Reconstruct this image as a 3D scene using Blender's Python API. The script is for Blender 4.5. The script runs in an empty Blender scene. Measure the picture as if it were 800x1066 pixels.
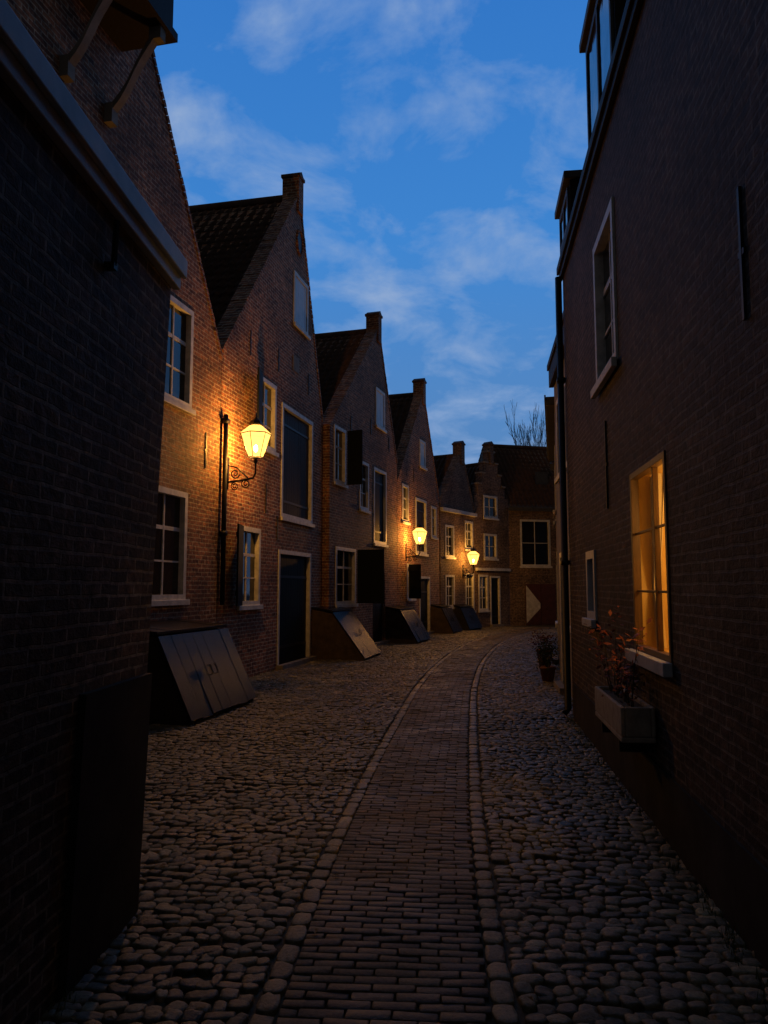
import bpy, bmesh, math, random
import numpy as np
from mathutils import Vector, Matrix
random.seed(7); rng=np.random.default_rng(7)
S=bpy.context.scene; COL=S.collection

# ------------------------------------------------------------ materials
def new_mat(name):
    m=bpy.data.materials.new(name); m.use_nodes=True
    nt=m.node_tree; b=nt.nodes['Principled BSDF']
    return m,nt,b
def N(nt,t,**k):
    n=nt.nodes.new(t)
    for a,v in k.items(): setattr(n,a,v)
    return n
def setin(n,**k):
    for a,v in k.items(): n.inputs[a.replace('_',' ')].default_value=v
def rgb(c): return (c[0],c[1],c[2],1)
def ramp(nt,fac,stops):
    r=N(nt,'ShaderNodeValToRGB'); e=r.color_ramp.elements
    e[0].position=stops[0][0]; e[0].color=rgb(stops[0][1]); e[1].position=stops[-1][0]; e[1].color=rgb(stops[-1][1])
    for p,c in stops[1:-1]:
        x=e.new(p); x.color=rgb(c)
    nt.links.new(fac,r.inputs['Fac']); return r
def mul(nt,a,b,fac=1.0,mode='MULTIPLY'):
    m=N(nt,'ShaderNodeMixRGB',blend_type=mode); m.inputs[0].default_value=fac
    for i,s in ((1,a),(2,b)):
        if isinstance(s,tuple): m.inputs[i].default_value=rgb(s)
        else: nt.links.new(s,m.inputs[i])
    return m.outputs[0]

def brick_mat(name,c1,c2,mortar,bw=.21,bh=.062,bump=.8,lo=.42,ms=.007):
    m,nt,b=new_mat(name); L=nt.links
    tc=N(nt,'ShaderNodeTexCoord'); sp=N(nt,'ShaderNodeSeparateXYZ'); L.new(tc.outputs['Object'],sp.inputs[0])
    ad=N(nt,'ShaderNodeMath',operation='ADD'); L.new(sp.outputs[0],ad.inputs[0]); L.new(sp.outputs[1],ad.inputs[1])
    cb=N(nt,'ShaderNodeCombineXYZ'); L.new(ad.outputs[0],cb.inputs[0]); L.new(sp.outputs[2],cb.inputs[1])
    nz=N(nt,'ShaderNodeTexNoise'); setin(nz,Scale=5.0,Detail=3.0); L.new(tc.outputs['Object'],nz.inputs['Vector'])
    vm=N(nt,'ShaderNodeVectorMath',operation='MULTIPLY_ADD'); L.new(nz.outputs['Color'],vm.inputs[0]); vm.inputs[1].default_value=(.025,.025,0); L.new(cb.outputs[0],vm.inputs[2])
    br=N(nt,'ShaderNodeTexBrick'); L.new(vm.outputs[0],br.inputs['Vector'])
    br.inputs['Color1'].default_value=rgb(c1); br.inputs['Color2'].default_value=rgb(c2); br.inputs['Mortar'].default_value=rgb(mortar)
    br.inputs['Scale'].default_value=1; br.inputs['Mortar Size'].default_value=ms; br.inputs['Mortar Smooth'].default_value=.25
    br.inputs['Brick Width'].default_value=bw; br.inputs['Row Height'].default_value=bh; br.inputs['Bias'].default_value=0
    n2=N(nt,'ShaderNodeTexNoise'); setin(n2,Scale=.8,Detail=6.0,Roughness=.7); L.new(tc.outputs['Object'],n2.inputs['Vector'])
    r2=ramp(nt,n2.outputs['Fac'],[(.34,(lo,lo*.97,lo*.93)),(.66,(1.2,1.17,1.12))])
    n3=N(nt,'ShaderNodeTexNoise'); setin(n3,Scale=11.0,Detail=4.0,Roughness=.75); L.new(vm.outputs[0],n3.inputs['Vector'])
    r3=ramp(nt,n3.outputs['Fac'],[(.35,(.35,.35,.38)),(.65,(1.6,1.5,1.35))])
    c=mul(nt,br.outputs['Color'],r2.outputs[0]); c=mul(nt,c,r3.outputs[0])
    L.new(c,b.inputs['Base Color']); b.inputs['Roughness'].default_value=.8; b.inputs['Specular IOR Level'].default_value=.3
    inv=N(nt,'ShaderNodeMath',operation='MULTIPLY_ADD'); L.new(br.outputs['Fac'],inv.inputs[0]); inv.inputs[1].default_value=-1.4; 
    L.new(n3.outputs['Fac'],inv.inputs[2])
    bp=N(nt,'ShaderNodeBump'); bp.inputs['Strength'].default_value=bump; bp.inputs['Distance'].default_value=.018
    L.new(inv.outputs[0],bp.inputs['Height']); L.new(bp.outputs[0],b.inputs['Normal'])
    return m
def noise_mat(name,c1,c2,scale=6,rough=.7,bump=.25,dist=.01,stretch=(1,1,1),metal=0,spec=.4):
    m,nt,b=new_mat(name); L=nt.links
    tc=N(nt,'ShaderNodeTexCoord'); mp=N(nt,'ShaderNodeMapping'); mp.inputs['Scale'].default_value=stretch
    L.new(tc.outputs['Object'],mp.inputs[0])
    nz=N(nt,'ShaderNodeTexNoise'); setin(nz,Scale=float(scale),Detail=6.0,Roughness=.65); L.new(mp.outputs[0],nz.inputs['Vector'])
    r=ramp(nt,nz.outputs['Fac'],[(.32,c1),(.68,c2)]); L.new(r.outputs[0],b.inputs['Base Color'])
    b.inputs['Roughness'].default_value=rough; b.inputs['Metallic'].default_value=metal; b.inputs['Specular IOR Level'].default_value=spec
    bp=N(nt,'ShaderNodeBump'); bp.inputs['Strength'].default_value=bump; bp.inputs['Distance'].default_value=dist
    L.new(nz.outputs['Fac'],bp.inputs['Height']); L.new(bp.outputs[0],b.inputs['Normal'])
    return m
def stone_mat(name,rough=.5):
    m,nt,b=new_mat(name); L=nt.links
    at=N(nt,'ShaderNodeAttribute',attribute_name='col')
    tc=N(nt,'ShaderNodeTexCoord')
    nz=N(nt,'ShaderNodeTexNoise'); setin(nz,Scale=45.0,Detail=5.0,Roughness=.75); L.new(tc.outputs['Object'],nz.inputs['Vector'])
    n2=N(nt,'ShaderNodeTexNoise'); setin(n2,Scale=1.3,Detail=6.0,Roughness=.7); L.new(tc.outputs['Object'],n2.inputs['Vector'])
    r=ramp(nt,nz.outputs['Fac'],[(.3,(.45,.45,.45)),(.7,(1.4,1.4,1.4))]); r2=ramp(nt,n2.outputs['Fac'],[(.36,(.35,.35,.32)),(.64,(1.2,1.17,1.12))])
    c=mul(nt,at.outputs['Color'],r.outputs[0]); c=mul(nt,c,r2.outputs[0]); L.new(c,b.inputs['Base Color'])
    rr=ramp(nt,n2.outputs['Fac'],[(.35,(rough-.16,)*3),(.65,(rough+.2,)*3)]); L.new(rr.outputs[0],b.inputs['Roughness'])
    bp=N(nt,'ShaderNodeBump'); bp.inputs['Strength'].default_value=.7; bp.inputs['Distance'].default_value=.01
    L.new(nz.outputs['Fac'],bp.inputs['Height']); L.new(bp.outputs[0],b.inputs['Normal'])
    return m
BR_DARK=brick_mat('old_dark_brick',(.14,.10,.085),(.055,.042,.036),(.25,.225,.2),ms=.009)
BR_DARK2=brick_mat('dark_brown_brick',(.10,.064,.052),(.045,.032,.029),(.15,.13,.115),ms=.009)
BR_RED=brick_mat('red_brick',(.44,.18,.09),(.17,.07,.045),(.52,.44,.33),bh=.07,bw=.23,ms=.010)
BR_RED2=brick_mat('red_brown_brick',(.36,.16,.085),(.14,.062,.042),(.42,.35,.27),bh=.07,bw=.23,ms=.010)
BR_GREY=brick_mat('grey_brown_brick',(.24,.155,.12),(.14,.09,.07),(.3,.26,.21),bh=.07,bw=.23,ms=.010)
PLASTER=noise_mat('grey_plaster',(.16,.15,.14),(.25,.23,.22),2,.9)
TARPL=noise_mat('tarred_plinth',(.022,.02,.019),(.05,.045,.04),3,.8,.4,spec=.15)
CHEEK=noise_mat('weathered_brown_boards',(.04,.03,.02),(.09,.065,.04),5,.8,.4,spec=.2)
TILE=noise_mat('clay_pantile',(.06,.038,.03),(.16,.085,.055),5,.75)
COPE=noise_mat('sandstone_coping',(.16,.14,.12),(.28,.25,.21),4,.85)
WHITE=noise_mat('weathered_white_paint',(.42,.42,.40),(.72,.71,.68),7,.5,.15)
GREYP=noise_mat('grey_white_paint',(.36,.40,.45),(.58,.6,.64),5,.5,.1)
BLUEP=noise_mat('pale_blue_paint',(.5,.6,.7),(.65,.74,.84),5,.5,.1)
REDP=noise_mat('dark_red_paint',(.06,.025,.022),(.11,.035,.028),5,.5,.1)
GREEN=noise_mat('dark_green_paint',(.006,.008,.008),(.014,.016,.014),8,.6,.15,.004,(6,6,.6),spec=.1)
WOOD=noise_mat('dark_tarred_wood',(.012,.010,.009),(.03,.023,.018),8,.6,.4,.004,(8,8,.8),spec=.12)
WOODG=noise_mat('glossy_tarred_boards',(.007,.0065,.0075),(.016,.014,.015),8,.26,.8,.008,(8,8,.8),spec=.2)
WOODB=noise_mat('brown_wood',(.08,.045,.025),(.15,.085,.045),8,.5,.3,.004,(8,8,.8))
IRON=noise_mat('black_iron',(.012,.012,.012),(.03,.028,.026),30,.5,.2,.002,(1,1,1),.5)
ZINC=noise_mat('zinc',(.05,.05,.052),(.09,.09,.095),8,.6,.1,.003,(1,1,1),.2)
EARTH=noise_mat('damp_earth',(.035,.029,.018),(.08,.066,.04),9,.85,.6,.02)
YPL=noise_mat('ochre_room_plaster',(.6,.42,.15),(.74,.54,.22),3,.8,.1)
CURT=noise_mat('cream_curtain',(.6,.5,.32),(.75,.64,.42),4,.9,.1)
TERRA=noise_mat('terracotta',(.2,.09,.06),(.3,.14,.09),12,.8)
CONC=noise_mat('planter_concrete',(.26,.22,.19),(.42,.37,.31),12,.85)
LEAFR=noise_mat('reddish_leaf',(.14,.05,.03),(.28,.07,.05),20,.6)
LEAFG=noise_mat('green_leaf',(.03,.055,.02),(.07,.1,.035),20,.6)
DRYL=noise_mat('fallen_leaf',(.10,.06,.025),(.28,.18,.07),20,.7)
BARK=noise_mat('bark',(.03,.025,.02),(.06,.05,.04),12,.9)
STONE=stone_mat('cobblestone',.52); PBRICK=stone_mat('paving_brick',.6)
def glass_mat():
    m,nt,b=new_mat('window_glass'); L=nt.links
    b.inputs['Base Color'].default_value=(.010,.011,.013,1); b.inputs['Roughness'].default_value=.06
    tc=N(nt,'ShaderNodeTexCoord'); nz=N(nt,'ShaderNodeTexNoise'); setin(nz,Scale=3.5,Detail=2.0); L.new(tc.outputs['Object'],nz.inputs['Vector'])
    bp=N(nt,'ShaderNodeBump'); bp.inputs['Strength'].default_value=.2; bp.inputs['Distance'].default_value=.02
    L.new(nz.outputs['Fac'],bp.inputs['Height']); L.new(bp.outputs[0],b.inputs['Normal'])
    return m
GLASS=glass_mat()
def lamp_glass():
    m=bpy.data.materials.new('lit_lamp_glass'); m.use_nodes=True; nt=m.node_tree; nt.nodes.clear(); L=nt.links
    o=N(nt,'ShaderNodeOutputMaterial'); t=N(nt,'ShaderNodeBsdfTransparent'); t.inputs[0].default_value=(1,.88,.62,1)
    e=N(nt,'ShaderNodeEmission'); e.inputs[0].default_value=(1,.47,.10,1); e.inputs[1].default_value=5.5
    x=N(nt,'ShaderNodeMixShader'); x.inputs[0].default_value=.35; L.new(t.outputs[0],x.inputs[1]); L.new(e.outputs[0],x.inputs[2]); L.new(x.outputs[0],o.inputs[0])
    return m
LGLASS=lamp_glass()
def bulb_mat():
    m,nt,b=new_mat('bulb'); b.inputs['Emission Color'].default_value=(1,.66,.28,1); b.inputs['Emission Strength'].default_value=22; return m
BULB=bulb_mat()
def clear_glass():
    m=bpy.data.materials.new('clear_pane'); m.use_nodes=True; nt=m.node_tree; nt.nodes.clear(); L=nt.links
    o=N(nt,'ShaderNodeOutputMaterial'); t=N(nt,'ShaderNodeBsdfTransparent'); g=N(nt,'ShaderNodeBsdfGlossy'); g.inputs['Roughness'].default_value=.05
    x=N(nt,'ShaderNodeMixShader'); x.inputs[0].default_value=.08; L.new(t.outputs[0],x.inputs[1]); L.new(g.outputs[0],x.inputs[2]); L.new(x.outputs[0],o.inputs[0])
    return m
CLEAR=clear_glass()

# ------------------------------------------------------------ mesh helpers
class MB:
    def __init__(s): s.v=[]; s.f=[]
    def box(s,x0,x1,y0,y1,z0,z1):
        i=len(s.v)
        s.v+=[(x0,y0,z0),(x1,y0,z0),(x1,y1,z0),(x0,y1,z0),(x0,y0,z1),(x1,y0,z1),(x1,y1,z1),(x0,y1,z1)]
        s.f+=[tuple(i+k for k in q) for q in ((0,3,2,1),(4,5,6,7),(0,1,5,4),(1,2,6,5),(2,3,7,6),(3,0,4,7))]; return s
    def prism_xz(s,pts,y0,y1):
        i=len(s.v); n=len(pts)
        s.v+=[(p[0],y0,p[1]) for p in pts]+[(p[0],y1,p[1]) for p in pts]
        s.f+=[tuple(range(i,i+n)),tuple(range(i+2*n-1,i+n-1,-1))]
        s.f+=[(i+(k+1)%n,i+k,i+n+k,i+n+(k+1)%n) for k in range(n)]; return s
    def prism_yz(s,pts,x0,x1):
        i=len(s.v); n=len(pts)
        s.v+=[(x0,p[0],p[1]) for p in pts]+[(x1,p[0],p[1]) for p in pts]
        s.f+=[tuple(range(i,i+n)),tuple(range(i+2*n-1,i+n-1,-1))]
        s.f+=[(i+(k+1)%n,i+k,i+n+k,i+n+(k+1)%n) for k in range(n)]; return s
    def prism_xy(s,pts,z0,z1):
        i=len(s.v); n=len(pts)
        s.v+=[(p[0],p[1],z0) for p in pts]+[(p[0],p[1],z1) for p in pts]
        s.f+=[tuple(range(i+n-1,i-1,-1)),tuple(range(i+n,i+2*n))]
        s.f+=[(i+k,i+(k+1)%n,i+n+(k+1)%n,i+n+k) for k in range(n)]; return s
    def tube(s,pts,r,n=7,cap=True):
        pts=[Vector(p) for p in pts]; rs=r if isinstance(r,(list,tuple)) else [r]*len(pts)
        i0=len(s.v); up=Vector((0,0,1))
        for k,p in enumerate(pts):
            d=(pts[min(k+1,len(pts)-1)]-pts[max(k-1,0)])
            if d.length<1e-6: d=Vector((0,0,1))
            d.normalize(); a=d.cross(up)
            if a.length<.05: a=d.cross(Vector((1,0,0)))
            a.normalize(); b=d.cross(a)
            for j in range(n):
                t=2*math.pi*j/n; q=p+(a*math.cos(t)+b*math.sin(t))*rs[k]; s.v.append(tuple(q))
        for k in range(len(pts)-1):
            for j in range(n):
                s.f.append((i0+k*n+j,i0+k*n+(j+1)%n,i0+(k+1)*n+(j+1)%n,i0+(k+1)*n+j))
        if cap:
            s.f.append(tuple(i0+j for j in range(n-1,-1,-1))); e=i0+(len(pts)-1)*n; s.f.append(tuple(e+j for j in range(n)))
        return s
    def lathe(s,cx,cy,prof,n=12,rot=0):
        i0=len(s.v)
        for r,z in prof:
            for j in range(n):
                t=2*math.pi*j/n+rot; s.v.append((cx+r*math.cos(t),cy+r*math.sin(t),z))
        for k in range(len(prof)-1):
            for j in range(n):
                s.f.append((i0+k*n+j,i0+k*n+(j+1)%n,i0+(k+1)*n+(j+1)%n,i0+(k+1)*n+j))
        s.f.append(tuple(i0+j for j in range(n-1,-1,-1))); e=i0+(len(prof)-1)*n; s.f.append(tuple(e+j for j in range(n)))
        return s
    def obj(s,name,mat,parent=None,smooth=False,bevel=0):
        me=bpy.data.meshes.new(name); me.from_pydata(s.v,[],s.f); me.update()
        bm=bmesh.new(); bm.from_mesh(me); bmesh.ops.recalc_face_normals(bm,faces=bm.faces); bm.to_mesh(me); bm.free()
        me.materials.append(mat)
        if smooth: me.polygons.foreach_set('use_smooth',[True]*len(me.polygons))
        o=bpy.data.objects.new(name,me); COL.objects.link(o)
        if parent: o.parent=parent
        if bevel:
            b=o.modifiers.new('b','BEVEL'); b.width=bevel; b.segments=2; b.limit_method='ANGLE'
        return o
def empty(name,loc=(0,0,0),rz=0):
    e=bpy.data.objects.new(name,None); e.empty_display_size=.3; e.location=loc; e.rotation_euler=(0,0,rz); COL.objects.link(e); return e
def cut(o,cutter):
    m=o.modifiers.new('c','BOOLEAN'); m.operation='DIFFERENCE'; m.object=cutter; m.solver='EXACT'
    dg=bpy.context.evaluated_depsgraph_get(); dg.update()
    me=bpy.data.meshes.new_from_object(o.evaluated_get(dg)); o.modifiers.clear(); o.data=me
    bpy.data.objects.remove(cutter)

def tiles(name,x0,z0,x1,z1,y0,y1,parent,axis='gable'):
    L=math.hypot(x1-x0,z1-z0); nr=max(1,int(L/.3)); ny=max(6,int(abs(y1-y0)/.22)*6)
    dx,dz=(x1-x0)/L,(z1-z0)/L; nx,nz=-dz*(1 if dx>0 else -1),abs(dx)
    v=[];f=[]
    t=np.linspace(0,1,ny+1)
    for r in range(nr):
        jit=random.gauss(0,.004)
        for e,off in ((0,.06),(1,.012)):
            u=(r+e)*L/nr
            for k in range(ny+1):
                w=.028*math.sin(2*math.pi*k/6)+.01*math.sin(4*math.pi*k/6)+off+jit+.03*math.sin(k*.021+r*.2)
                a=x0+dx*u+nx*w; b=y0+(y1-y0)*t[k]; z=z0+dz*u+nz*w
                v.append((a,b,z) if axis=='gable' else (b,a,z))
        i=r*2*(ny+1)
        for k in range(ny): f.append((i+k,i+k+1,i+ny+2+k,i+ny+1+k))
        if r>0:
            j=i-(ny+1)
            for k in range(ny): f.append((j+k,j+k+1,i+k+1,i+k))
    me=bpy.data.meshes.new(name); me.from_pydata(v,[],f); me.update(); me.materials.append(TILE)
    me.polygons.foreach_set('use_smooth',[True]*len(me.polygons))
    o=bpy.data.objects.new(name,me); COL.objects.link(o); o.parent=parent; return o

def planks(mb,x0,x1,y0,y1,z0,z1,w=.15):
    n=max(1,round((x1-x0)/w)); d=(x1-x0)/n
    for i in range(n): mb.box(x0+i*d+.003,x0+(i+1)*d-.003,y0+random.uniform(0,.004),y1,z0,z1)
def window(par,x0,x1,z0,z1,style='glass',cols=2,rows=3,fm=None,shut=None,sh_ang=95,tag=''):
    fm=fm or WHITE; fw=.09 if x1-x0>.6 else .055
    a=.002; yf0,yf1=-.022,.12; fr=MB()
    if style in('door','arch'):
        if style=='arch': yf0=.03
        fr.box(x0+a,x0+fw,yf0,yf1,0,z1-a); fr.box(x1-fw,x1-a,yf0,yf1,0,z1-a); fr.box(x0+fw,x1-fw,yf0,yf1,z1-fw,z1-a)
        fr.obj('door_frame'+tag,fm,par,bevel=.006)
        d=MB(); planks(d,x0+fw,x1-fw,.07,.11,.02,z1-fw); d.obj('door_leaf'+tag,GREEN if style=='door' else WOOD,par)
        k=MB(); k.box(x0+fw+.04,x1-fw-.04,.055,.069,.4,.46); k.box(x0+fw+.04,x1-fw-.04,.055,.069,z1-.6,z1-.54); k.obj('door_hinges'+tag,IRON,par)
        MB().box(x0-.06,x1+.06,-.16,yf0-.003,-.05,.09).obj('door_step'+tag,COPE,par,bevel=.01)
        return
    fr.box(x0+a,x0+fw,yf0,yf1,z0+a,z1-a); fr.box(x1-fw,x1-a,yf0,yf1,z0+a,z1-a)
    fr.box(x0+fw,x1-fw,yf0,yf1,z1-fw,z1-a); fr.box(x0+fw,x1-fw,yf0,yf1,z0+a,z0+fw)
    W=x1-x0-2*fw; H=z1-z0-2*fw
    if style=='glass':
        for c in range(1,cols): 
            cx=x0+fw+W*c/cols; fr.box(cx-.018,cx+.018,.05,.1,z0+fw,z1-fw)
        for r in range(1,rows):
            cz=z0+fw+H*r/rows; hh=.03 if (rows==3 and r==2) else .014; fr.box(x0+fw,x1-fw,.053,.097,cz-hh,cz+hh)
        fr.obj('window_frame'+tag,fm,par); MB().box(x0+fw-.01,x1-fw+.01,.07,.076,z0+fw-.01,z1-fw+.01).obj('window_glass'+tag,GLASS,par)
    else:
        fr.obj('hatch_frame'+tag,fm,par); d=MB(); planks(d,x0+fw,x1-fw,(.06 if style!='blue' else .0),.1,z0+fw,z1-fw)
        d.obj('hatch_boards'+tag,{'loft':WOOD,'blue':BLUEP,'wood':WOOD}[style],par)
        if style!='blue': MB().box(x0+fw+.03,x1-fw-.03,.045,.059,z0+.35,z0+.4).box(x0+fw+.03,x1-fw-.03,.045,.059,z1-.45,z1-.4).obj('hatch_straps'+tag,IRON,par)
    MB().box(x0-.05,x1+.05,-.075,-.024,z0-.075,z0+.01).obj('window_sill'+tag,fm,par,bevel=.006)
    if shut:
        for side in shut:
            hx=x0 if side=='L' else x1; w=(x1-x0)/2; ang=math.radians(sh_ang)
            ca,sa=math.cos(ang),math.sin(ang); sg=1 if side=='L' else -1
            dx,dy=sg*ca,-sa; px,py=-dy,dx
            if sg<0: px,py=dy,-dx
            def q(s,t): return (hx+dx*s+px*t,-.075+dy*s+py*t)
            m=MB(); m.prism_xy([q(0,0),q(w,0),q(w,.035),q(0,.035)],z0+.02,z1-.02)
            for zz in (z0+.2,z1-.25): m.prism_xy([q(.03,-.02),q(w-.03,-.02),q(w-.03,-.001),q(.03,-.001)],zz,zz+.09)
            m.obj('shutter_'+side+tag,GREEN,par)
def anchors(par,lst):
    m=MB()
    for x,z0,z1 in lst:
        m.box(x-.014,x+.014,-.02,-.004,z0,z1); m.box(x-.04,x+.04,-.018,-.006,(z0+z1)/2-.015,(z0+z1)/2+.015)
    m.obj('wall_anchors',IRON,par)

def mkframe(name,p0,p1):
    W=math.hypot(p1[0]-p0[0],p1[1]-p0[1]); ang=math.atan2(p1[1]-p0[1],p1[0]-p0[0])
    return empty(name,(p0[0],p0[1],0),ang),W
def make_cutter(ops,W):
    c=MB()
    for o in ops:
        x0,x1,z0,z1=o['r']; d=o.get('d',.25)
        if o['s']=='arch':
            n=8; pts=[(x0,-.02),(x1,-.02)]+[((x0+x1)/2+(x1-x0)/2*math.cos(math.pi*k/n),z1+(x1-x0)*.28*math.sin(math.pi*k/n)) for k in range(n+1)]
            c.prism_xz(pts,-.3,d)
        else:
            c.box(x0,x1,-.3,d,(-.02 if o['s']=='door' else z0),z1)
    return c.obj('cut',IRON)
def do_ops(par,ops):
    for i,o in enumerate(ops):
        if o['s']=='lit' : continue
        x0,x1,z0,z1=o['r']
        window(par,x0,x1,z0,z1,o['s'],o.get('c',2),o.get('n',3),o.get('fm'),o.get('sh'),o.get('a',95),'_%d'%(i+1))
def gable_house(name,p0,p1,eave,apex,af,depth,ops,wm,steps=0,pin=True,anc=()):
    par,W=mkframe(name,p0,p1)
    Y0,Y1=p0[1],p1[1]
    for o in ops:
        a=(o['Y'][0]-Y0)/(Y1-Y0)*W; b=(o['Y'][1]-Y0)/(Y1-Y0)*W; o['r']=(min(a,b),max(a,b),o['Z'][0],o['Z'][1])
    ax=W*af
    if steps:
        pts=[(0,-.1),(W,-.1),(W,eave)]
        for k in range(steps):
            x=W-(W-ax-.22)*(k+1)/steps; z=eave+(apex-eave)*(k+1)/steps; pts+=[(x,pts[-1][1]),(x,z)]
        l=[]
        for k in range(steps):
            x=(ax-.22)*(k+1)/steps; z=eave+(apex-eave)*(k+1)/steps; l+=[(x,eave+(apex-eave)*k/steps),(x,z)]
        pts+=l[::-1]+[(0,eave)]
    else: pts=[(0,-.1),(W,-.1),(W,eave),(ax,apex),(0,eave)]
    w=MB().prism_xz(pts,0,.3).obj('facade_wall',wm,par)
    c=make_cutter(ops,W); c.parent=par
    if ops: cut(w,c)
    else: bpy.data.objects.remove(c)
    dn=.14 if not steps else .5
    MB().prism_xz([(0.01,-.1),(W-.01,-.1),(W-.01,eave-dn),(ax,apex-dn),(0.01,eave-dn)],.302,depth).obj('body_wall',wm,par)
    tiles('roof_tiles_near',0,eave-dn,ax,apex-dn,.305,depth,par); tiles('roof_tiles_far',W,eave-dn,ax,apex-dn,.305,depth,par)
    MB().tube([(ax,.31,apex-dn+.03),(ax,depth,apex-dn+.03)],.11,10).obj('roof_ridge',TILE,par,True)
    if not steps:
        m=MB()
        for xa in (0,W):
            d=Vector((ax-xa,apex-eave)); d.normalize(); n=Vector((-d.y,d.x)); n=n if n.y>0 else -n
            A=Vector((xa,eave)); B=Vector((ax,apex)); Lh=(B-A).length; nb=int(Lh/.11)
            for i in range(nb):
                h=.03+random.uniform(0,.014); P=A+(B-A)*(i/nb)+d*.003; Q=A+(B-A)*((i+1)/nb)-d*.003
                m.prism_xz([tuple(P-n*.03),tuple(Q-n*.03),tuple(Q+n*h),tuple(P+n*h)],-.02+random.uniform(-.004,.004),.32)
        m.obj('verge_bricks',wm,par)
    else:
        m=MB()
        for k in range(steps):
            z=eave+(apex-eave)*(k+1)/steps
            xa=(ax-.22)*(k+1)/steps; xb=(ax-.22)*(k+2)/steps if k<steps-1 else None
            if xb: m.box(xa-.04,xb,-.04,.34,z,z+.07)
            xc=W-(W-ax-.22)*(k+1)/steps; xd=W-(W-ax-.22)*(k+2)/steps if k<steps-1 else None
            if xd: m.box(xd,xc+.04,-.04,.34,z,z+.07)
        m.box(ax-.27,ax+.27,-.04,.34,apex,apex+.08); m.obj('step_coping',COPE,par)
    if pin:
        pw=.16 if not steps else .12
        MB().box(ax-pw,ax+pw,-.05,.36,apex-.5,apex+.34).obj('pinnacle',wm,par)
        MB().box(ax-pw-.03,ax+pw+.03,-.08,.39,apex+.34,apex+.41).prism_xz([(ax-pw-.02,apex+.41),(ax+pw+.02,apex+.41),(ax,apex+.52)],-.06,.37).obj('pinnacle_cap',TILE,par)
    do_ops(par,ops)
    if anc: anchors(par,[((a[0]-Y0)/(Y1-Y0)*W,a[1],a[2]) for a in anc])
    return par,W
def eaves_house(name,p0,p1,eave,rise,depth,ops,wm,gut=ZINC,gp=.16,gh=.12,anc=()):
    par,W=mkframe(name,p0,p1); Y0,Y1=p0[1],p1[1]
    for o in ops:
        if 'X' in o: a,b=o['X']
        else: a=(o['Y'][0]-Y0)/(Y1-Y0)*W; b=(o['Y'][1]-Y0)/(Y1-Y0)*W
        o['r']=(min(a,b),max(a,b),o['Z'][0],o['Z'][1])
    w=MB().box(0,W,0,depth,-.1,eave).obj('walls',wm,par)
    c=make_cutter(ops,W); c.parent=par
    if ops: cut(w,c)
    else: bpy.data.objects.remove(c)
    h=depth/2
    MB().prism_yz([(0.0,eave+.003),(depth,eave+.003),(h,eave+rise)],.01,W-.01).obj('gable_ends',wm,par)
    tiles('roof_tiles_front',.02,eave,h,eave+rise,-.02,W+.02,par,'eaves'); tiles('roof_tiles_back',depth+.05,eave,h,eave+rise,-.02,W+.02,par,'eaves')
    MB().tube([(0,h,eave+rise+.03),(W,h,eave+rise+.03)],.11,10).obj('roof_ridge',TILE,par,True)
    g=MB(); g.box(-.02,W+.02,-gp,-.004,eave-gh,eave+.04); g.box(-.03,W+.03,-gp-.03,-gp-.001,eave-.03,eave+.075); g.obj('gutter',gut,par,bevel=.006)
    do_ops(par,ops)
    if anc: anchors(par,[((a[0]-Y0)/(Y1-Y0)*W,a[1],a[2]) for a in anc])
    return par,W

def LX(Y): return -2.25+.225*(Y-16.2)
# ------------------------------------------------------------ left row
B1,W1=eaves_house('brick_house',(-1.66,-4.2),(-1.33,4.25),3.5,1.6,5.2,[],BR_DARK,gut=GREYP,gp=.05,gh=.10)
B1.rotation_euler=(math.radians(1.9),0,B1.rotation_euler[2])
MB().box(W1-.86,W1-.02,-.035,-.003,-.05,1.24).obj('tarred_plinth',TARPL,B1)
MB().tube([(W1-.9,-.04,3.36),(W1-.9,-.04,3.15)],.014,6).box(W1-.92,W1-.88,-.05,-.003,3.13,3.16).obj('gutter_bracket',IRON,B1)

B2,W2=gable_house('brick_warehouse',(LX(5.6),5.6),(LX(13.35),13.35),5.75,12.0,.47,9,[
  dict(Y=(11.2,12.25),Z=(4.55,6.2),s='glass',c=2,n=3),
  dict(Y=(11.0,12.2),Z=(1.5,3.2),s='glass',c=2,n=3)],BR_RED2,anc=((10.3,3.6,4.2),(12.8,3.7,4.3)))
k=W2/7.75
def s2(Y): return (Y-5.6)*k
hb=MB().box(s2(8.35),s2(10.0),-.85,-.004,9.1,9.22).box(s2(8.4),s2(9.95),-.8,-.004,9.222,10.4)
hb.obj('hoist_housing',WOOD,B2); MB().prism_xz([(s2(8.2),10.4),(s2(10.15),10.4),(s2(9.2),11.2)],-.95,-.004).obj('hoist_roof',ZINC,B2)
m=MB()
for Y in (8.8,9.72):
    x=s2(Y)
    pts=[]
    for i in range(9):
        t=i/8; pts.append((x,-.03-.68*t-.03*math.sin(t*math.pi*2),8.05+1.02*t-.05*math.sin(t*math.pi)))
    for a,b in zip(pts[:-1],pts[1:]):
        m.prism_yz([(a[1],a[2]),(b[1],b[2]),(b[1]+.02,b[2]-.13),(a[1]+.02,a[2]-.13)],x-.06,x+.06)
    m.box(x-.07,x+.07,-.12,-.004,7.85,8.12); m.box(x-.065,x+.065,-.79,-.62,8.93,9.098)
m.obj('hoist_brackets',COPE,B2)

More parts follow.
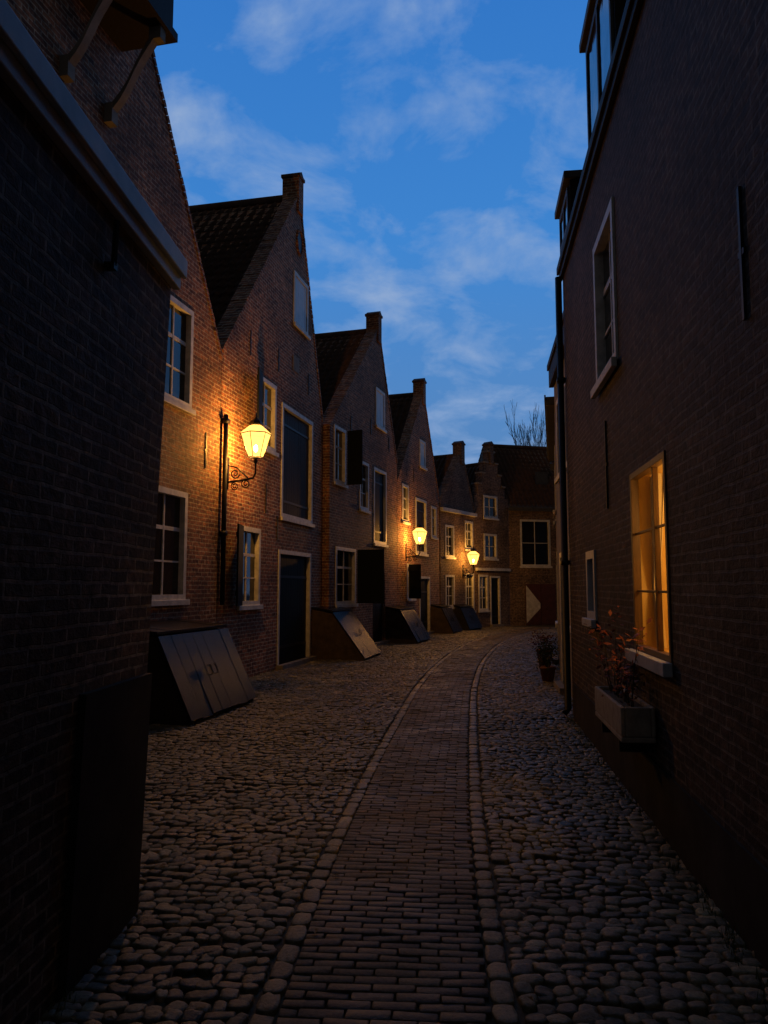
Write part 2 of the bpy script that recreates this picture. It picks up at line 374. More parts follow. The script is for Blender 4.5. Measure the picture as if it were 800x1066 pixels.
B3,W3=gable_house('brick_warehouse',(LX(13.37),13.37),(LX(19.25),19.25),5.9,10.95,.67,9,[
  dict(Y=(17.0,18.0),Z=(7.7,8.95),s='blue'),
  dict(Y=(15.0,16.0),Z=(4.5,5.95),s='glass',sh='L',a=166),
  dict(Y=(16.35,18.45),Z=(3.2,5.7),s='loft'),
  dict(Y=(14.2,15.25),Z=(1.35,2.85),s='glass',sh='L',a=166),
  dict(Y=(16.25,18.4),Z=(0,2.5),s='door'),
  ],BR_RED,anc=((16.1,6.3,6.8),(18.1,6.3,6.8),(14.6,6.2,6.7),(16.15,2.7,3.2),(15.5,3.2,3.8)))
k3=W3/5.88
def s3(Y): return (Y-13.37)*k3
mm=MB(); n=16
pts=[(s3(17.35)+.17*math.cos(2*math.pi*i/n),9.75+.26*math.sin(2*math.pi*i/n)) for i in range(n)]
mm.prism_xz(pts,-.012,.0-.003); mm.obj('oval_vent_louvre',IRON,B3)
ring=[(s3(17.35)+.2*math.cos(2*math.pi*i/n),-.015,9.75+.29*math.sin(2*math.pi*i/n)) for i in range(n+1)]
MB().tube(ring,.03,6,False).obj('oval_vent_surround',BR_RED,B3)
MB().box(s3(17.0),s3(17.4),-.02,-.003,6.6,6.95).obj('stone_plaque',COPE,B3,bevel=.008)
MB().tube([(.06,-.07,1.4),(.06,-.07,4.75)],.045,8).box(-.0,.12,-.12,-.01,4.6,4.68).box(0,.12,-.12,-.01,2.6,2.68).obj('downpipe',IRON,B3,True)

b4=lambda Y:-1.42+.308*(Y-19.2)
B4,W4=gable_house('brick_warehouse',(b4(19.27)+.02,19.27),(b4(25.2),25.2),5.8,9.75,.67,8,[
  dict(Y=(19.55,20.4),Z=(4.4,5.9),s='glass',sh='R',a=80),
  dict(Y=(21.5,22.3),Z=(3.9,5.3),s='glass'),
  dict(Y=(22.75,24.0),Z=(3.0,5.3),s='loft'),
  dict(Y=(22.95,23.85),Z=(6.6,7.8),s='blue'),
  dict(Y=(19.7,21.2),Z=(1.25,2.75),s='glass',sh='R',a=85),
  dict(Y=(22.7,23.9),Z=(0,2.05),s='arch',fm=WOODB),
  ],BR_RED2,anc=((22.5,6.2,6.7),(24.3,6.0,6.5),(20.8,5.9,6.4)))
b5=lambda Y:.42+.35*(Y-25.2)
B5,W5=gable_house('brick_warehouse',(b5(25.25),25.25),(b5(30.2),30.2),5.2,9.0,.60,8,[
  dict(Y=(25.7,26.4),Z=(3.9,5.2),s='glass'),dict(Y=(27.2,28.5),Z=(2.9,4.9),s='loft'),
  dict(Y=(27.7,28.4),Z=(6.1,7.1),s='blue'),dict(Y=(26.2,27.0),Z=(1.3,2.5),s='glass',sh='L',a=85),
  dict(Y=(27.6,28.9),Z=(0,2.1),s='door'),dict(Y=(29.1,29.8),Z=(3.6,4.8),s='glass')],BR_RED,anc=((27.0,5.4,5.9),))
b6=lambda Y:2.19+.6*(Y-30.2)
B6,W6=gable_house('brick_house',(b6(30.25),30.25),(b6(33.05),33.05),5.0,7.35,.64,7,[
  dict(Y=(30.6,31.3),Z=(2.9,4.2),s='glass'),dict(Y=(32.2,32.9),Z=(3.3,4.5),s='glass'),
  dict(Y=(30.6,31.3),Z=(.9,2.2),s='glass'),dict(Y=(32.2,32.95),Z=(.7,2.3),s='glass',fm=WHITE)],BR_GREY)
MB().box(.0,W6,-.14,-.004,4.72,4.86).obj('cornice',WHITE,B6)
B7,W7=gable_house('stepped_gable_house',(3.92,33.1),(5.66,34.9),5.7,7.7,.5,7,[
  dict(Y=(33.55,34.3),Z=(4.75,5.75),s='glass',n=2),dict(Y=(33.55,34.25),Z=(2.95,4.05),s='glass',n=2),
  dict(Y=(33.25,33.75),Z=(.7,2.25),s='glass'),dict(Y=(33.85,34.4),Z=(0,2.2),s='door')],BR_GREY,steps=4)
MB().box(0,W7,-.12,-.004,2.42,2.54).obj('string_course',WHITE,B7)
B8,W8=eaves_house('brick_house',(5.68,34.92),(11.6,36.4),5.3,3.4,6,[
  dict(X=(.55,2.05),Z=(2.65,4.8),s='glass',c=2,n=2),dict(X=(3.2,4.2),Z=(2.9,4.6),s='glass'),
  dict(X=(3.3,4.2),Z=(1.0,2.2),s='glass')],BR_GREY)
for x0,x1,fl in ((.75,1.5,0),(1.5,2.25,1)):
    MB().box(x0+.01,x1-.01,-.05,-.005,0.02,1.85).obj('hatch_door_leaf',REDP,B8)
    a,b=(x0+.03,x1-.03)
    if not fl: MB().prism_xz([(a,.08),(b,.75),(b,.98),(a,1.79)],-.058,-.0515).obj('hatch_door_white_paint',WHITE,B8)
MB().box(3.0,3.5,2.0,2.1,7.1,7.2).box(1.9,2.5,1.05,1.15,6.6,7.2).obj('skylight',ZINC,B8)

# ------------------------------------------------------------ right row
RX=lambda Y:1.3+.116*Y
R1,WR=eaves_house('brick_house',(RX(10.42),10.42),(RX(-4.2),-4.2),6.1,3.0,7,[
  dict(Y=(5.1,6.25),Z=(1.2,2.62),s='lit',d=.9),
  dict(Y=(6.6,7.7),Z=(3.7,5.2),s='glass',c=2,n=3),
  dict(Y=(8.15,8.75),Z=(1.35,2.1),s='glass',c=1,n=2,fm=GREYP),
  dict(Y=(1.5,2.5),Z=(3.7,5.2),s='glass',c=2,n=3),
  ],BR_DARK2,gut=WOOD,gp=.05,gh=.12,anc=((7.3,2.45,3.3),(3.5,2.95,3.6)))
kr=WR/14.62
def sr(Y): return (10.42-Y)*kr
x0,x1,z0,z1=sr(6.25),sr(5.1),1.2,2.62
lin=MB(); t=.004; yy0=.052
lin.box(x0+.001,x0+t,yy0,.89,z0+t,z1-t); lin.box(x1-t,x1-.001,yy0,.89,z0+t,z1-t); lin.box(x0+t,x1-t,.885,.897,z0+t,z1-t)
lin.box(x0+t,x1-t,yy0,.885,z1-t,z1-.001); lin.box(x0+t,x1-t,yy0,.885,z0+.001,z0+t); lin.obj('room_lining',YPL,R1)
fr=MB(); fw=.05
fr.box(x0+.002,x0+fw,-.012,.05,z0+.002,z1-.002); fr.box(x1-fw,x1-.002,-.012,.05,z0+.002,z1-.002); fr.box(x0+fw,x1-fw,-.012,.05,z1-fw,z1-.002); fr.box(x0+fw,x1-fw,-.012,.05,z0+.002,z0+fw)
xm=(x0+x1)/2+.14; fr.box(xm-.018,xm+.018,.005,.045,z0+fw,z1-fw)
for zz in (1.66,2.12): fr.box(x0+fw,xm-.019,.015,.035,zz,zz+.018); fr.box(xm+.019,x1-fw,.015,.035,zz,zz+.018)
fr.obj('lit_window_frame',WOODB,R1,bevel=.003)
pn=MB(); pn.v=[(x0+fw,.025,z0+fw),(x1-fw,.025,z0+fw),(x1-fw,.025,z1-fw),(x0+fw,.025,z1-fw)]; pn.f=[(0,1,2,3)]; pn.obj('lit_window_pane',CLEAR,R1)
MB().box(x0-.06,x1+.06,-.08,-.018,z0-.08,z0+.01).obj('lit_window_sill',GREYP,R1,bevel=.006)
cu=MB(); nx_,nz_=40,14
for j in range(nz_+1):
    v_=j/nz_; wid=.05+.22*abs(v_-.35)**.8*1.4
    for i in range(nx_+1):
        u=i/nx_; cu.v.append((x0+.02+u*wid,.17+.025*math.sin(u*34)+.01*math.sin(u*11+v_*3),z0+.03+v_*(z1-z0-.06)))
for j in range(nz_):
    for i in range(nx_):
        a=j*(nx_+1)+i; cu.f.append((a,a+1,a+nx_+2,a+nx_+1))
cu.obj('curtain',CURT,R1,True)
def point(name,loc,power,col,par=None,r=.05):
    l=bpy.data.lights.new(name,'POINT'); l.energy=power; l.color=col; l.shadow_soft_size=r
    o=bpy.data.objects.new(name,l); o.location=loc; COL.objects.link(o)
    if par: o.parent=par
    return o
point('room_light',((x0+x1)/2+.25,.5,z1-.35),15,(1,.55,.14),R1,.06)
def dormer(par,xa,xb,z0,z1,yf=.0,win=True):
    MB().box(xa,xb,yf,2.2,z0,z1).obj('dormer_body',WOOD,par)
    MB().box(xa-.06,xb+.06,yf-.08,2.3,z1+.002,z1+.1).obj('dormer_roof',ZINC,par,bevel=.01)
    f=MB(); 
    f.box(xa+.05,xb-.05,yf-.03,yf-.003,z0+.12,z0+.2); f.box(xa+.05,xb-.05,yf-.03,yf-.003,z1-.14,z1-.06)
    for x in (xa+.05,(xa+xb)/2-.03,xb-.11): f.box(x,x+.06,yf-.03,yf-.003,z0+.2,z1-.14)
    f.obj('dormer_window_frame',ZINC,par); MB().box(xa+.1,xb-.1,yf-.014,yf-.006,z0+.18,z1-.12).obj('dormer_glass',GLASS,par)
dormer(R1,sr(7.8),sr(6.3),6.15,7.5,.0); dormer(R1,sr(10.3),sr(9.3),6.15,6.85,-.02); dormer(R1,sr(2.8),sr(1.2),6.15,7.5,.02)
MB().tube([(.08,-.07,6.0),(.08,-.07,.1),(.08,-.12,.04)],.045,8).box(.02,.14,-.12,-.01,4.5,4.56).box(.02,.14,-.12,-.01,2.0,2.06).obj('downpipe',IRON,R1,True)
MB().box(.25,WR,-.02,-.003,-.05,.45).obj('plinth',TARPL,R1)
R2,_=eaves_house('plastered_house',(3.16,14.0),(2.72,10.5),5.75,2.4,7,[
  dict(Y=(11.3,12.2),Z=(3.6,5.0),s='glass'),dict(Y=(12.6,13.5),Z=(3.6,5.0),s='glass'),
  dict(Y=(11.2,12.0),Z=(1.1,2.5),s='glass'),dict(Y=(12.6,13.5),Z=(0,2.3),s='door')],PLASTER,gut=WOOD,gp=.09,gh=.35)
R3,_=eaves_house('brick_house',(4.6,20.5),(3.18,14.05),5.2,2.2,7,[
  dict(Y=(15,16),Z=(3.2,4.5),s='glass'),dict(Y=(17.5,18.5),Z=(3.2,4.5),s='glass'),
  dict(Y=(15,16),Z=(1,2.4),s='glass'),dict(Y=(17.5,18.5),Z=(0,2.2),s='door')],BR_GREY)
R4,_=eaves_house('brick_house',(10.2,31.5),(4.65,20.55),5.0,2.2,7,[
  dict(Y=(23,24.2),Z=(1,2.4),s='glass'),dict(Y=(27,28),Z=(0,2.2),s='door'),dict(Y=(23,24.2),Z=(3.1,4.3),s='glass')],BR_GREY)

# ------------------------------------------------------------ cellar hatches
def hatch(fn,Y0,Y1,foot,top,h,mside,mtop=WOODG):
    par,W=mkframe('cellar_hatch',(fn(Y0),Y0),(fn(Y1),Y1))
    prof=[(-.004,-.03),(-foot,-.03),(-foot,.06),(-top,h-.04),(-.004,h+.06)]
    b=MB(); b.prism_yz(prof,0,.12); b.prism_yz(prof,W-.12,W); 
    b.prism_yz([(-.02,-.03),(-foot+.08,-.03),(-top+.03,h-.12),(-.02,h-.02)],.121,W-.121); b.obj('cheek_walls',mside,par)
    d=MB(); n=max(3,round(W/.3)); 
    ny,nz=(h-.1),(foot-top); l=math.hypot(ny,nz); ny,nz=-ny/l,nz/l
    for i in range(n):
        xa=W*i/n+.0015-.03*(i==0); xb=W*(i+1)/n-.0015+.03*(i==n-1); j=random.uniform(0,.008); j2=random.uniform(0,.01)
        o=.01; th=.045+j; t2=.045+j2; e=random.uniform(-.02,.01)
        d.prism_yz([(-foot+ny*o,.03+nz*o+e),(-top+ny*o,h-.04+nz*o),(-top+ny*th,h-.04+nz*th),(-foot+ny*t2,.03+nz*t2+e)],xa,xb)
        d.prism_yz([(-top-.03,h+.0),(-.006,h+.075),(-.006,h+.11+j),(-top-.03,h+.035+j)],xa,xb)
    d.obj('board_doors',mtop,par,bevel=.004)
    s=MB()
    for xx in (W*.46,W*.54):
        u=.45; ya,za=-foot+(foot-top)*u,.03+(h-.07)*u
        s.tube([(xx,ya+ny*.05,za+nz*.05),(xx,ya+ny*.09,za+nz*.09),(xx,ya+.05+ny*.09,za+.12+nz*.09),(xx,ya+.05+ny*.05,za+.12+nz*.05)],.009,6)
    s.obj('pull_handles',IRON,par)
hatch(LX,10.0,12.0,1.27,.78,1.1,TARPL)
hatch(LX,18.5,20.1,1.3,.5,1.12,CHEEK)
hatch(b4,23.95,25.5,1.0,.45,1.0,CHEEK)
hatch(b5,29.0,30.3,.85,.4,.95,CHEEK)
hatch(b6,31.2,32.2,.7,.3,.9,TARPL)

# ------------------------------------------------------------ street lamps
def spiral(c,r0,r1,a0,a1,n=18):
    return [(0,c[0]+(r0+(r1-r0)*i/n)*math.cos(a0+(a1-a0)*i/n),c[1]+(r0+(r1-r0)*i/n)*math.sin(a0+(a1-a0)*i/n)) for i in range(n+1)]
def lamp(fn,Y,z,reach,power,sc=1.0):
    d=.01; par,_=mkframe('street_lamp',(fn(Y),Y),(fn(Y+d),Y+d))
    zb=z-.24*sc; R=reach
    m=MB(); m.box(-.035,.035,-.03,-.002,zb-.55,zb+.02)
    m.tube([(0,-.02,zb-.42),(0,-R*.5,zb-.40),(0,-R+.04,zb-.36),(0,-R,zb-.28),(0,-R,zb)],.02,7)
    m.tube([(0,-.02,zb-.12),(0,-R*.35,zb-.16),(0,-R*.75,zb-.36)],.014,6)
    m.tube([(0,a[1],a[2]) for a in spiral((-R*.30,zb-.27),.11,.02,math.pi*.5,math.pi*4)],.012,5)
    m.tube([(0,a[1],a[2]) for a in spiral((-R*.68,zb-.46),.09,.02,math.pi*.5,-math.pi*3)],.012,5)
    m.tube([(0,a[1],a[2]) for a in spiral((-R*.3,zb-.5),.08,.02,math.pi*.5,-math.pi*3)],.011,5)
    m.lathe(0,-R,[(.02,zb-.1),(.045,zb-.06),(.02,zb-.02),(.09,zb)],8)
    m.obj('scroll_bracket',IRON,par,True)
    g=MB(); rb,rt,h=.095*sc,.2*sc,.32*sc; nn=6
    V=[]
    for r,zz in ((rb,zb+.012),(rt,zb+h)):
        V.append([(r*math.cos(2*math.pi*j/nn),-R+r*math.sin(2*math.pi*j/nn),zz) for j in range(nn)])
    f=MB()
    for j in range(nn):
        f.tube([V[0][j],V[1][j]],.007,4); f.tube([V[1][j],V[1][(j+1)%nn]],.009,4); f.tube([V[0][j],V[0][(j+1)%nn]],.009,4)
    f.obj('lantern_frame',IRON,par)
    g.v=[v for v in V[0]]+[v for v in V[1]]; g.f=[(j,(j+1)%nn,nn+(j+1)%nn,nn+j) for j in range(nn)]
    g.v=[(v[0]*.97,-R+(v[1]+R)*.97,v[2]) for v in g.v]; g.obj('lantern_glass',LGLASS,par)
    rc=rt*.42
    H=MB(); H.v=[((rt+.005)*math.cos(2*math.pi*j/nn),-R+(rt+.005)*math.sin(2*math.pi*j/nn),zb+h+.012) for j in range(nn)]+[(rc*math.cos(2*math.pi*j/nn),-R+rc*math.sin(2*math.pi*j/nn),zb+h+.11*sc) for j in range(nn)]
    H.f=[(j,(j+1)%nn,nn+(j+1)%nn,nn+j) for j in range(nn)]; H.obj('lantern_hood_glass',LGLASS,par)
    c=MB().lathe(0,-R,[(rc,zb+h+.11*sc),(rc*1.1,zb+h+.13*sc),(rc*.9,zb+h+.17*sc),(rt*.15,zb+h+.20*sc),(.012,zb+h+.23*sc),(.02,zb+h+.26*sc),(.003,zb+h+.29*sc)],6)
    c.obj('lantern_cap',IRON,par)
    MB().lathe(0,-R,[(.01,zb+.1),(.035,zb+.13),(.04,zb+.17),(.03,zb+.21),(.01,zb+.23)],10).obj('bulb',BULB,par,True)
    point('lamp_light',(0,-R,zb+.25),power,(1,.48,.11),par,.06)
lamp(LX,13.65,4.32,.55,290,1.35)
lamp(b5,26.1,3.45,.5,200,1.3)
lamp(b6,32.0,2.93,.48,140,1.3)

# ------------------------------------------------------------ ground
g=MB(); g.v=[(-150,-150,-.022),(150,-150,-.022),(150,150,-.022),(-150,150,-.022)]; g.f=[(0,1,2,3)]; g.obj('ground',EARTH)
ctrl=np.array([(-.22,-1.5),(-.15,0.5),(0.0,3.2),(.12,4.92),(.29,6.75),(.62,9.74),(1.12,13.8),(1.96,18.8),(3.25,24.4),(5.0,29.5),(7.0,33.5)])
def cat(P,n=40):
    out=[]
    for i in range(len(P)-1):
        p0=P[max(i-1,0)];p1=P[i];p2=P[i+1];p3=P[min(i+2,len(P)-1)]
        for k in range(n):
            t=k/n; out.append(.5*((2*p1)+(-p0+p2)*t+(2*p0-5*p1+4*p2-p3)*t*t+(-p0+3*p1-3*p2+p3)*t**3))
    out.append(P[-1]); return np.array(out)
C=cat(ctrl); seg=np.hypot(*np.diff(C,axis=0).T); AL=np.concatenate([[0],np.cumsum(seg)])
def at(s):
    x=np.interp(s,AL,C[:,0]); y=np.interp(s,AL,C[:,1]); e=.4
    x2=np.interp(s+e,AL,C[:,0]); y2=np.interp(s+e,AL,C[:,1]); x1=np.interp(s-e,AL,C[:,0]); y1=np.interp(s-e,AL,C[:,1])
    d=np.array([x2-x1,y2-y1]); d/=np.hypot(*d); return np.array([x,y]),d
def leftlim(y):
    if y<4.3: return -1.49+.04*y
    if y<19.25: return LX(y)
    if y<25.2: return b4(y)
    if y<30.2: return b5(y)
    if y<33.1: return b6(y)
    return 3.92+(y-33.1)*.98
def rightlim(y):
    if y<10.45: return RX(y)
    if y<14: return 2.72+.126*(y-10.5)
    if y<20.5: return 3.18+.225*(y-14.05)
    return 4.65+.507*(y-20.5)
def emit(name,items,mat,nseg=12,power=4.0,dome=.02,depth=.05,rings=((1,0),( .93,.55),(.62,.9)),irr=.06):
    it=np.array([i[:8] for i in items]); colr=np.array([i[8] for i in items]); n=len(it)
    th=np.arange(nseg)*2*np.pi/nseg+(np.pi/nseg)
    r=1/(np.abs(np.cos(th))**power+np.abs(np.sin(th))**power)**(1/power)
    ux,uy=r*np.cos(th),r*np.sin(th)
    nr=len(rings)+1
    P=np.zeros((n,nr*nseg+1,3))
    wob=1+irr*rng.standard_normal((n,nseg))
    levels=[(1.0,None)]+list(rings)
    ca,sa=np.cos(it[:,2]),np.sin(it[:,2])
    for k,(sc,hz) in enumerate(levels):
        lx=ux[None,:]*wob*sc*it[:,3:4]; ly=uy[None,:]*wob*sc*it[:,4:5]
        z=(it[:,5:6]-dome+ (hz*dome if hz is not None else -depth)) + lx*it[:,6:7]+ly*it[:,7:8]
        if hz is not None: z=z+rng.normal(0,.0013,z.shape)
        sl=slice(k*nseg,(k+1)*nseg)
        P[:,sl,0]=it[:,0:1]+lx*ca[:,None]-ly*sa[:,None]; P[:,sl,1]=it[:,1:2]+lx*sa[:,None]+ly*ca[:,None]; P[:,sl,2]=z
    P[:,-1,0]=it[:,0];P[:,-1,1]=it[:,1];P[:,-1,2]=it[:,5]
    f=[]
    for k in range(nr-1):
        for j in range(nseg):
            f.append((k*nseg+j,k*nseg+(j+1)%nseg,(k+1)*nseg+(j+1)%nseg,(k+1)*nseg+j))
    tri=[((nr-1)*nseg+j,(nr-1)*nseg+(j+1)%nseg,nr*nseg) for j in range(nseg)]
    nv=P.shape[1]; off=(np.arange(n)*nv)[:,None,None]
    q=(np.array(f)[None]+off).reshape(-1,4); t=(np.array(tri)[None]+off).reshape(-1,3)
    me=bpy.data.meshes.new(name); me.vertices.add(n*nv); me.vertices.foreach_set('co',P.reshape(-1))
    nl=q.size+t.size; me.loops.add(nl); me.loops.foreach_set('vertex_index',np.concatenate([q.reshape(-1),t.reshape(-1)]).astype(np.int32))
    npoly=len(q)+len(t); me.polygons.add(npoly)
    ls=np.concatenate([np.arange(len(q))*4,len(q)*4+np.arange(len(t))*3]).astype(np.int32)
    me.polygons.foreach_set('loop_start',ls); 
    me.update(calc_edges=True); me.validate()
    me.polygons.foreach_set('use_smooth',np.ones(len(me.polygons),dtype=bool))
    ca_=me.color_attributes.new('col','FLOAT_COLOR','POINT'); c4=np.ones((n,nv,4)); c4[:,:,:3]=colr[:,None,:]; ca_.data.foreach_set('color',c4.reshape(-1))
    me.materials.append(mat); o=bpy.data.objects.new(name,me); COL.objects.link(o); return o
items=[]; s=1.2
HW=.43; KW=.10
while s<AL[-1]-.2:
    step=random.uniform(.060,.092); p,d=at(s); nrm=np.array([d[1],-d[0]]); ang=math.atan2(d[1],d[0])
    for sgn in (-1,1):
        o=HW+KW+.010+random.uniform(0,.02); ph=random.uniform(0,6)
        while o<7.5:
            w=random.choice([random.uniform(.05,.08),random.uniform(.07,.11),random.uniform(.08,.145)])
            c=p+nrm*sgn*(o+w/2)+d*(random.gauss(0,.011)+.03*math.sin(o*1.3+s*.4)+.014*math.sin(o*5+ph))
            o+=w+random.uniform(-.001,.004)
            if c[0]<leftlim(c[1])-.05 or c[0]>rightlim(c[1])+.05: 
                if o>1.5: break
                continue
            if c[1]>36: break
            base=random.choice([(.27,.225,.135),(.21,.18,.11),(.32,.265,.16),(.17,.15,.105),(.25,.195,.115),(.21,.18,.105)]); v=random.uniform(.5,1.3)
            if random.random()<.03: v*=1.5
            und=.006*math.sin(c[0]*2.1+c[1]*.9)+.005*math.sin(c[1]*2.7-c[0])
            items.append((c[0],c[1],ang+random.gauss(0,.13),step/2*random.uniform(.94,1.18),w/2,und+random.gauss(0,.0035),random.gauss(0,.07),random.gauss(0,.07),tuple(x*v for x in base)))
    s+=step
emit('cobblestone_pavement',items,STONE,10,5.0,.010,.045,irr=.085,rings=((1,0),(.88,.75),(.5,.97)))
items=[]
for sgn in (-1,1):
    s=1.0
    while s<AL[-1]-.2:
        l=random.uniform(.12,.2); p,d=at(s+l/2); nrm=np.array([d[1],-d[0]]); c=p+nrm*sgn*(HW+KW/2+.004); ang=math.atan2(d[1],d[0]); v=random.uniform(.4,.95)
        if random.random()<.06: v*=1.8
        items.append((c[0],c[1],ang+random.gauss(0,.05),l/2-.002,KW/2*random.uniform(.9,1.03),.001+random.gauss(0,.003),random.gauss(0,.03),random.gauss(0,.04),(.35*v,.285*v,.17*v))); s+=l
emit('path_kerb_stones',items,STONE,12,4.8,.009,.05,irr=.05)
items=[]; s=1.0; row=0
while s<AL[-1]-.2:
    step=.066; p,d=at(s); nrm=np.array([d[1],-d[0]]); ang=math.atan2(d[1],d[0])+math.pi/2
    L=.19; o=-HW-(L/2 if row%2 else 0)-random.uniform(0,.02)
    while o<HW-.02:
        a=max(o,-HW); b=min(o+L,HW); o+=L
        if b-a<.04: continue
        c=p+nrm*(a+b)/2; v=random.uniform(.5,1.15); base=random.choice([(.17,.12,.07),(.19,.135,.075),(.15,.115,.075),(.2,.15,.085)])
        items.append((c[0],c[1],ang+random.gauss(0,.014),((b-a)/2-.001)*1.05,(step/2-.001)*1.05,.002+random.gauss(0,.002)+.006*math.sin(c[1]*1.7),random.gauss(0,.014),random.gauss(0,.035),tuple(x*v for x in base)))
    s+=step; row+=1
emit('brick_path',items,PBRICK,4,9,.004,.04,rings=((1,0),(.93,.9)),irr=.02)

# ------------------------------------------------------------ planter, plants
def leaves(mb,c,rad,n,sz):
    for _ in range(n):
        p=Vector(c)+Vector((random.gauss(0,rad[0]),random.gauss(0,rad[1]),random.gauss(0,rad[2])))
        a=Vector((random.gauss(0,1),random.gauss(0,1),random.gauss(0,.6))).normalized(); b=a.cross(Vector((random.random(),random.random(),1))).normalized()
        s_=sz*random.uniform(.6,1.3); i=len(mb.v)
        mb.v+=[tuple(p-a*s_),tuple(p+b*s_*.45),tuple(p+a*s_),tuple(p-b*s_*.45)]; mb.f.append((i,i+1,i+2,i+3))
pl,_=mkframe('window_planter',(RX(6.75),6.75),(RX(5.55),5.55))
b=MB(); b.box(0,1.2,-.26,-.02,.6,.64); b.box(0,1.2,-.26,-.23,.64,.85); b.box(0,1.2,-.05,-.02,.64,.85); b.box(0,.03,-.23,-.05,.64,.85); b.box(1.17,1.2,-.23,-.05,.64,.85)
b.obj('trough',CONC,pl,bevel=.01); MB().box(.03,1.17,-.23,-.05,.641,.82).obj('soil',EARTH,pl)
MB().box(.2,.24,-.24,-.003,.5,.598).box(.96,1.0,-.24,-.003,.5,.598).obj('planter_brackets',IRON,pl)
pp,_=mkframe('potted_plant',(RX(6.75),6.75),(RX(5.55),5.55))
st=MB(); lf=MB()
for i in range(18):
    x=random.uniform(.1,1.1); t=Vector((x+random.gauss(0,.12),-.15+random.gauss(0,.08),.82+random.uniform(.12,.7)))
    mid=(Vector((x,-.14,.82))+t)/2+Vector((random.gauss(0,.03),0,0)); st.tube([(x,-.14,.81),tuple(mid),tuple(t)],[.006,.004,.002],5)
    leaves(lf,t,(.05,.04,.05),14,.03); leaves(lf,mid,(.05,.04,.06),6,.026)
st.obj('stems',BARK,pp); lf.obj('leaves',LEAFR,pp)
def pot(x,y,h,r,leafm,n):
    e=empty('potted_shrub',(x,y,0),random.random())
    MB().lathe(0,0,[(r*.7,-.02),(r,h),(r*1.08,h),(r*1.08,h+.04),(r*.9,h+.04),(r*.88,h-.03)],14).obj('pot',TERRA,e,True)
    l=MB(); s_=MB()
    for i in range(9):
        t=(random.gauss(0,r*.8),random.gauss(0,r*.8),h+random.uniform(.1,.35)); s_.tube([(0,0,h-.04),t],[.01,.003],5); leaves(l,t,(.07,.07,.07),n,.03)
    s_.obj('stems',BARK,e); l.obj('leaves',leafm,e)
pot(3.0,14.3,.22,.14,LEAFG,40); pot(3.35,16.2,.2,.14,LEAFG,40); pot(3.55,17.2,.3,.18,LEAFR,40)
wd=MB()
for _ in range(420):
    y=random.uniform(2.5,30); left=random.random()<.5
    if left and y<4.4: x=-1.36+random.uniform(0,.06)
    else: x=(leftlim(y)+random.uniform(.02,.12)) if left else (rightlim(y)-random.uniform(.02,.12))
    for b_ in range(random.randint(4,9)):
        a=random.uniform(0,6.28); h=random.uniform(.02,.07); l=random.uniform(.01,.04); i=len(wd.v); bx,by=x+random.gauss(0,.02),y+random.gauss(0,.03)
        wd.v+=[(bx-.004*math.sin(a),by+.004*math.cos(a),-.01),(bx+.004*math.sin(a),by-.004*math.cos(a),-.01),(bx+l*math.cos(a),by+l*math.sin(a),h)]; wd.f.append((i,i+1,i+2))
wd.obj('weeds',LEAFG)
fl=MB()
for _ in range(160):
    y=random.uniform(2.8,20); x=random.uniform(leftlim(y)+.1,rightlim(y)-.1)
    if random.random()<.6: x=random.choice([leftlim(y)+random.uniform(.05,.5),rightlim(y)-random.uniform(.05,.4)])
    a=random.uniform(0,6.28); s_=random.uniform(.015,.032); i=len(fl.v); z=.014+random.uniform(0,.006); ca,sa=math.cos(a),math.sin(a)
    fl.v+=[(x-ca*s_,y-sa*s_,z),(x+sa*s_*.5,y-ca*s_*.5,z+.006),(x+ca*s_,y+sa*s_,z),(x-sa*s_*.5,y+ca*s_*.5,z+.008)]; fl.f+=[(i,i+1,i+2),(i,i+2,i+3)]
fl.obj('fallen_leaves',DRYL)

# ------------------------------------------------------------ bare tree
tm=MB(); random.seed(21)
def br(p,d,l,r,lev):
    q=p+d*l; mid=(p+q)/2+Vector((random.gauss(0,l*.05),random.gauss(0,l*.05),0)); r=max(r,.022)
    tm.tube([tuple(p),tuple(mid),tuple(q)],[r,r*.85,r*.7],5 if lev<3 else 4,False)
    if lev>=6: return
    for k_ in range(3 if lev>0 else 5):
        az_=random.uniform(0,6.28); sp_=random.uniform(.25,.75)
        nd=(d+Vector((math.cos(az_)*sp_,math.sin(az_)*sp_,random.gauss(.12,.12)))).normalized(); br(q if random.random()<.65 else mid,nd,l*random.uniform(.62,.8),r*.62,lev+1)
br(Vector((0,0,0)),Vector((0,0,1)),4.4,.2,0)
vs=np.array(tm.v); zs=vs[:,2].max(); top=vs[vs[:,2]>zs*.78]; cx=top[:,0].mean(); cy=top[:,1].mean(); rad=np.percentile(np.hypot(top[:,0]-cx,top[:,1]-cy),85)
t=tm.obj('bare_tree',BARK); sz=13.1/zs; sxy=min(sz,1.25/rad)
t.scale=(sxy,sxy,sz); t.location=(9.05-cx*sxy,46-cy*sxy,0)

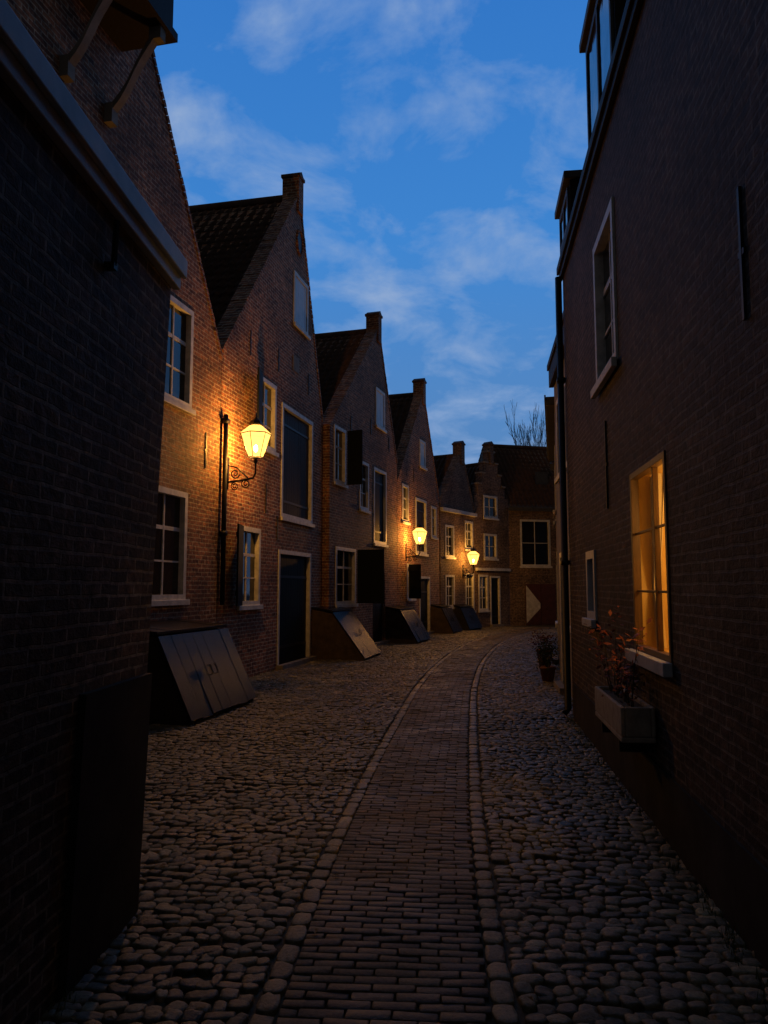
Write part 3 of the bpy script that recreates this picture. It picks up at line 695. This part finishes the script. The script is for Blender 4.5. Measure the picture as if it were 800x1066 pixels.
# ------------------------------------------------------------ world
w=bpy.data.worlds.new('World'); S.world=w; w.use_nodes=True; nt=w.node_tree; L=nt.links; bg=nt.nodes['Background']
tc=N(nt,'ShaderNodeTexCoord'); sp=N(nt,'ShaderNodeSeparateXYZ'); L.new(tc.outputs['Generated'],sp.inputs[0])
g1=ramp(nt,sp.outputs[2],[(0,(.11,.21,.43)),(.18,(.09,.235,.51)),(.42,(.048,.23,.62)),(.68,(.028,.17,.55)),(.80,(.025,.06,.14)),(1,(.030,.034,.042))])
mr=N(nt,'ShaderNodeMapRange'); L.new(sp.outputs[1],mr.inputs[0]); mr.inputs[1].default_value=-.1; mr.inputs[2].default_value=.6; mr.inputs[3].default_value=0; mr.inputs[4].default_value=1
az=N(nt,'ShaderNodeMath',operation='ADD'); L.new(sp.outputs[2],az.inputs[0]); az.inputs[1].default_value=.3
dv=N(nt,'ShaderNodeVectorMath',operation='DIVIDE'); L.new(tc.outputs['Generated'],dv.inputs[0]); cb=N(nt,'ShaderNodeCombineXYZ')
for i in range(3): L.new(az.outputs[0],cb.inputs[i])
L.new(cb.outputs[0],dv.inputs[1])
mp=N(nt,'ShaderNodeMapping'); mp.inputs['Location'].default_value=(5.1,2.6,0); L.new(dv.outputs[0],mp.inputs[0])
nz=N(nt,'ShaderNodeTexNoise'); setin(nz,Scale=5.2,Detail=8.0,Roughness=.58,Distortion=.3); L.new(mp.outputs[0],nz.inputs['Vector'])
cf=ramp(nt,nz.outputs['Fac'],[(.47,(0,0,0)),(.58,(.38,.38,.38)),(.72,(.95,.95,.95))])
mx=N(nt,'ShaderNodeMixRGB'); L.new(cf.outputs[0],mx.inputs[0]); L.new(g1.outputs[0],mx.inputs[1]); mx.inputs[2].default_value=(.26,.385,.63,1)
m2=N(nt,'ShaderNodeMixRGB'); L.new(mr.outputs[0],m2.inputs[0]); m2.inputs[1].default_value=(.038,.038,.040,1); L.new(mx.outputs[0],m2.inputs[2])
sk=N(nt,'ShaderNodeTexSky'); sk.sky_type='NISHITA'; sk.sun_disc=False; sk.sun_elevation=math.radians(-4); sk.sun_rotation=math.radians(20)
s2n=N(nt,'ShaderNodeVectorMath',operation='SCALE'); L.new(sk.outputs[0],s2n.inputs[0]); s2n.inputs['Scale'].default_value=.05
ad=N(nt,'ShaderNodeVectorMath',operation='ADD'); L.new(m2.outputs[0],ad.inputs[0]); L.new(s2n.outputs[0],ad.inputs[1])
L.new(ad.outputs[0],bg.inputs[0]); bg.inputs[1].default_value=1.0

# ------------------------------------------------------------ camera
cam=bpy.data.cameras.new('Camera'); co=bpy.data.objects.new('Camera',cam); COL.objects.link(co); S.camera=co
cam.sensor_fit='VERTICAL'; cam.sensor_height=24; cam.lens=24*800/1066; cam.clip_end=600; cam.clip_start=.05
co.location=(0,0,1.7); co.rotation_euler=(math.radians(95.6),0,0)
S.view_settings.view_transform='Standard'; S.view_settings.look='None'; S.view_settings.exposure=0
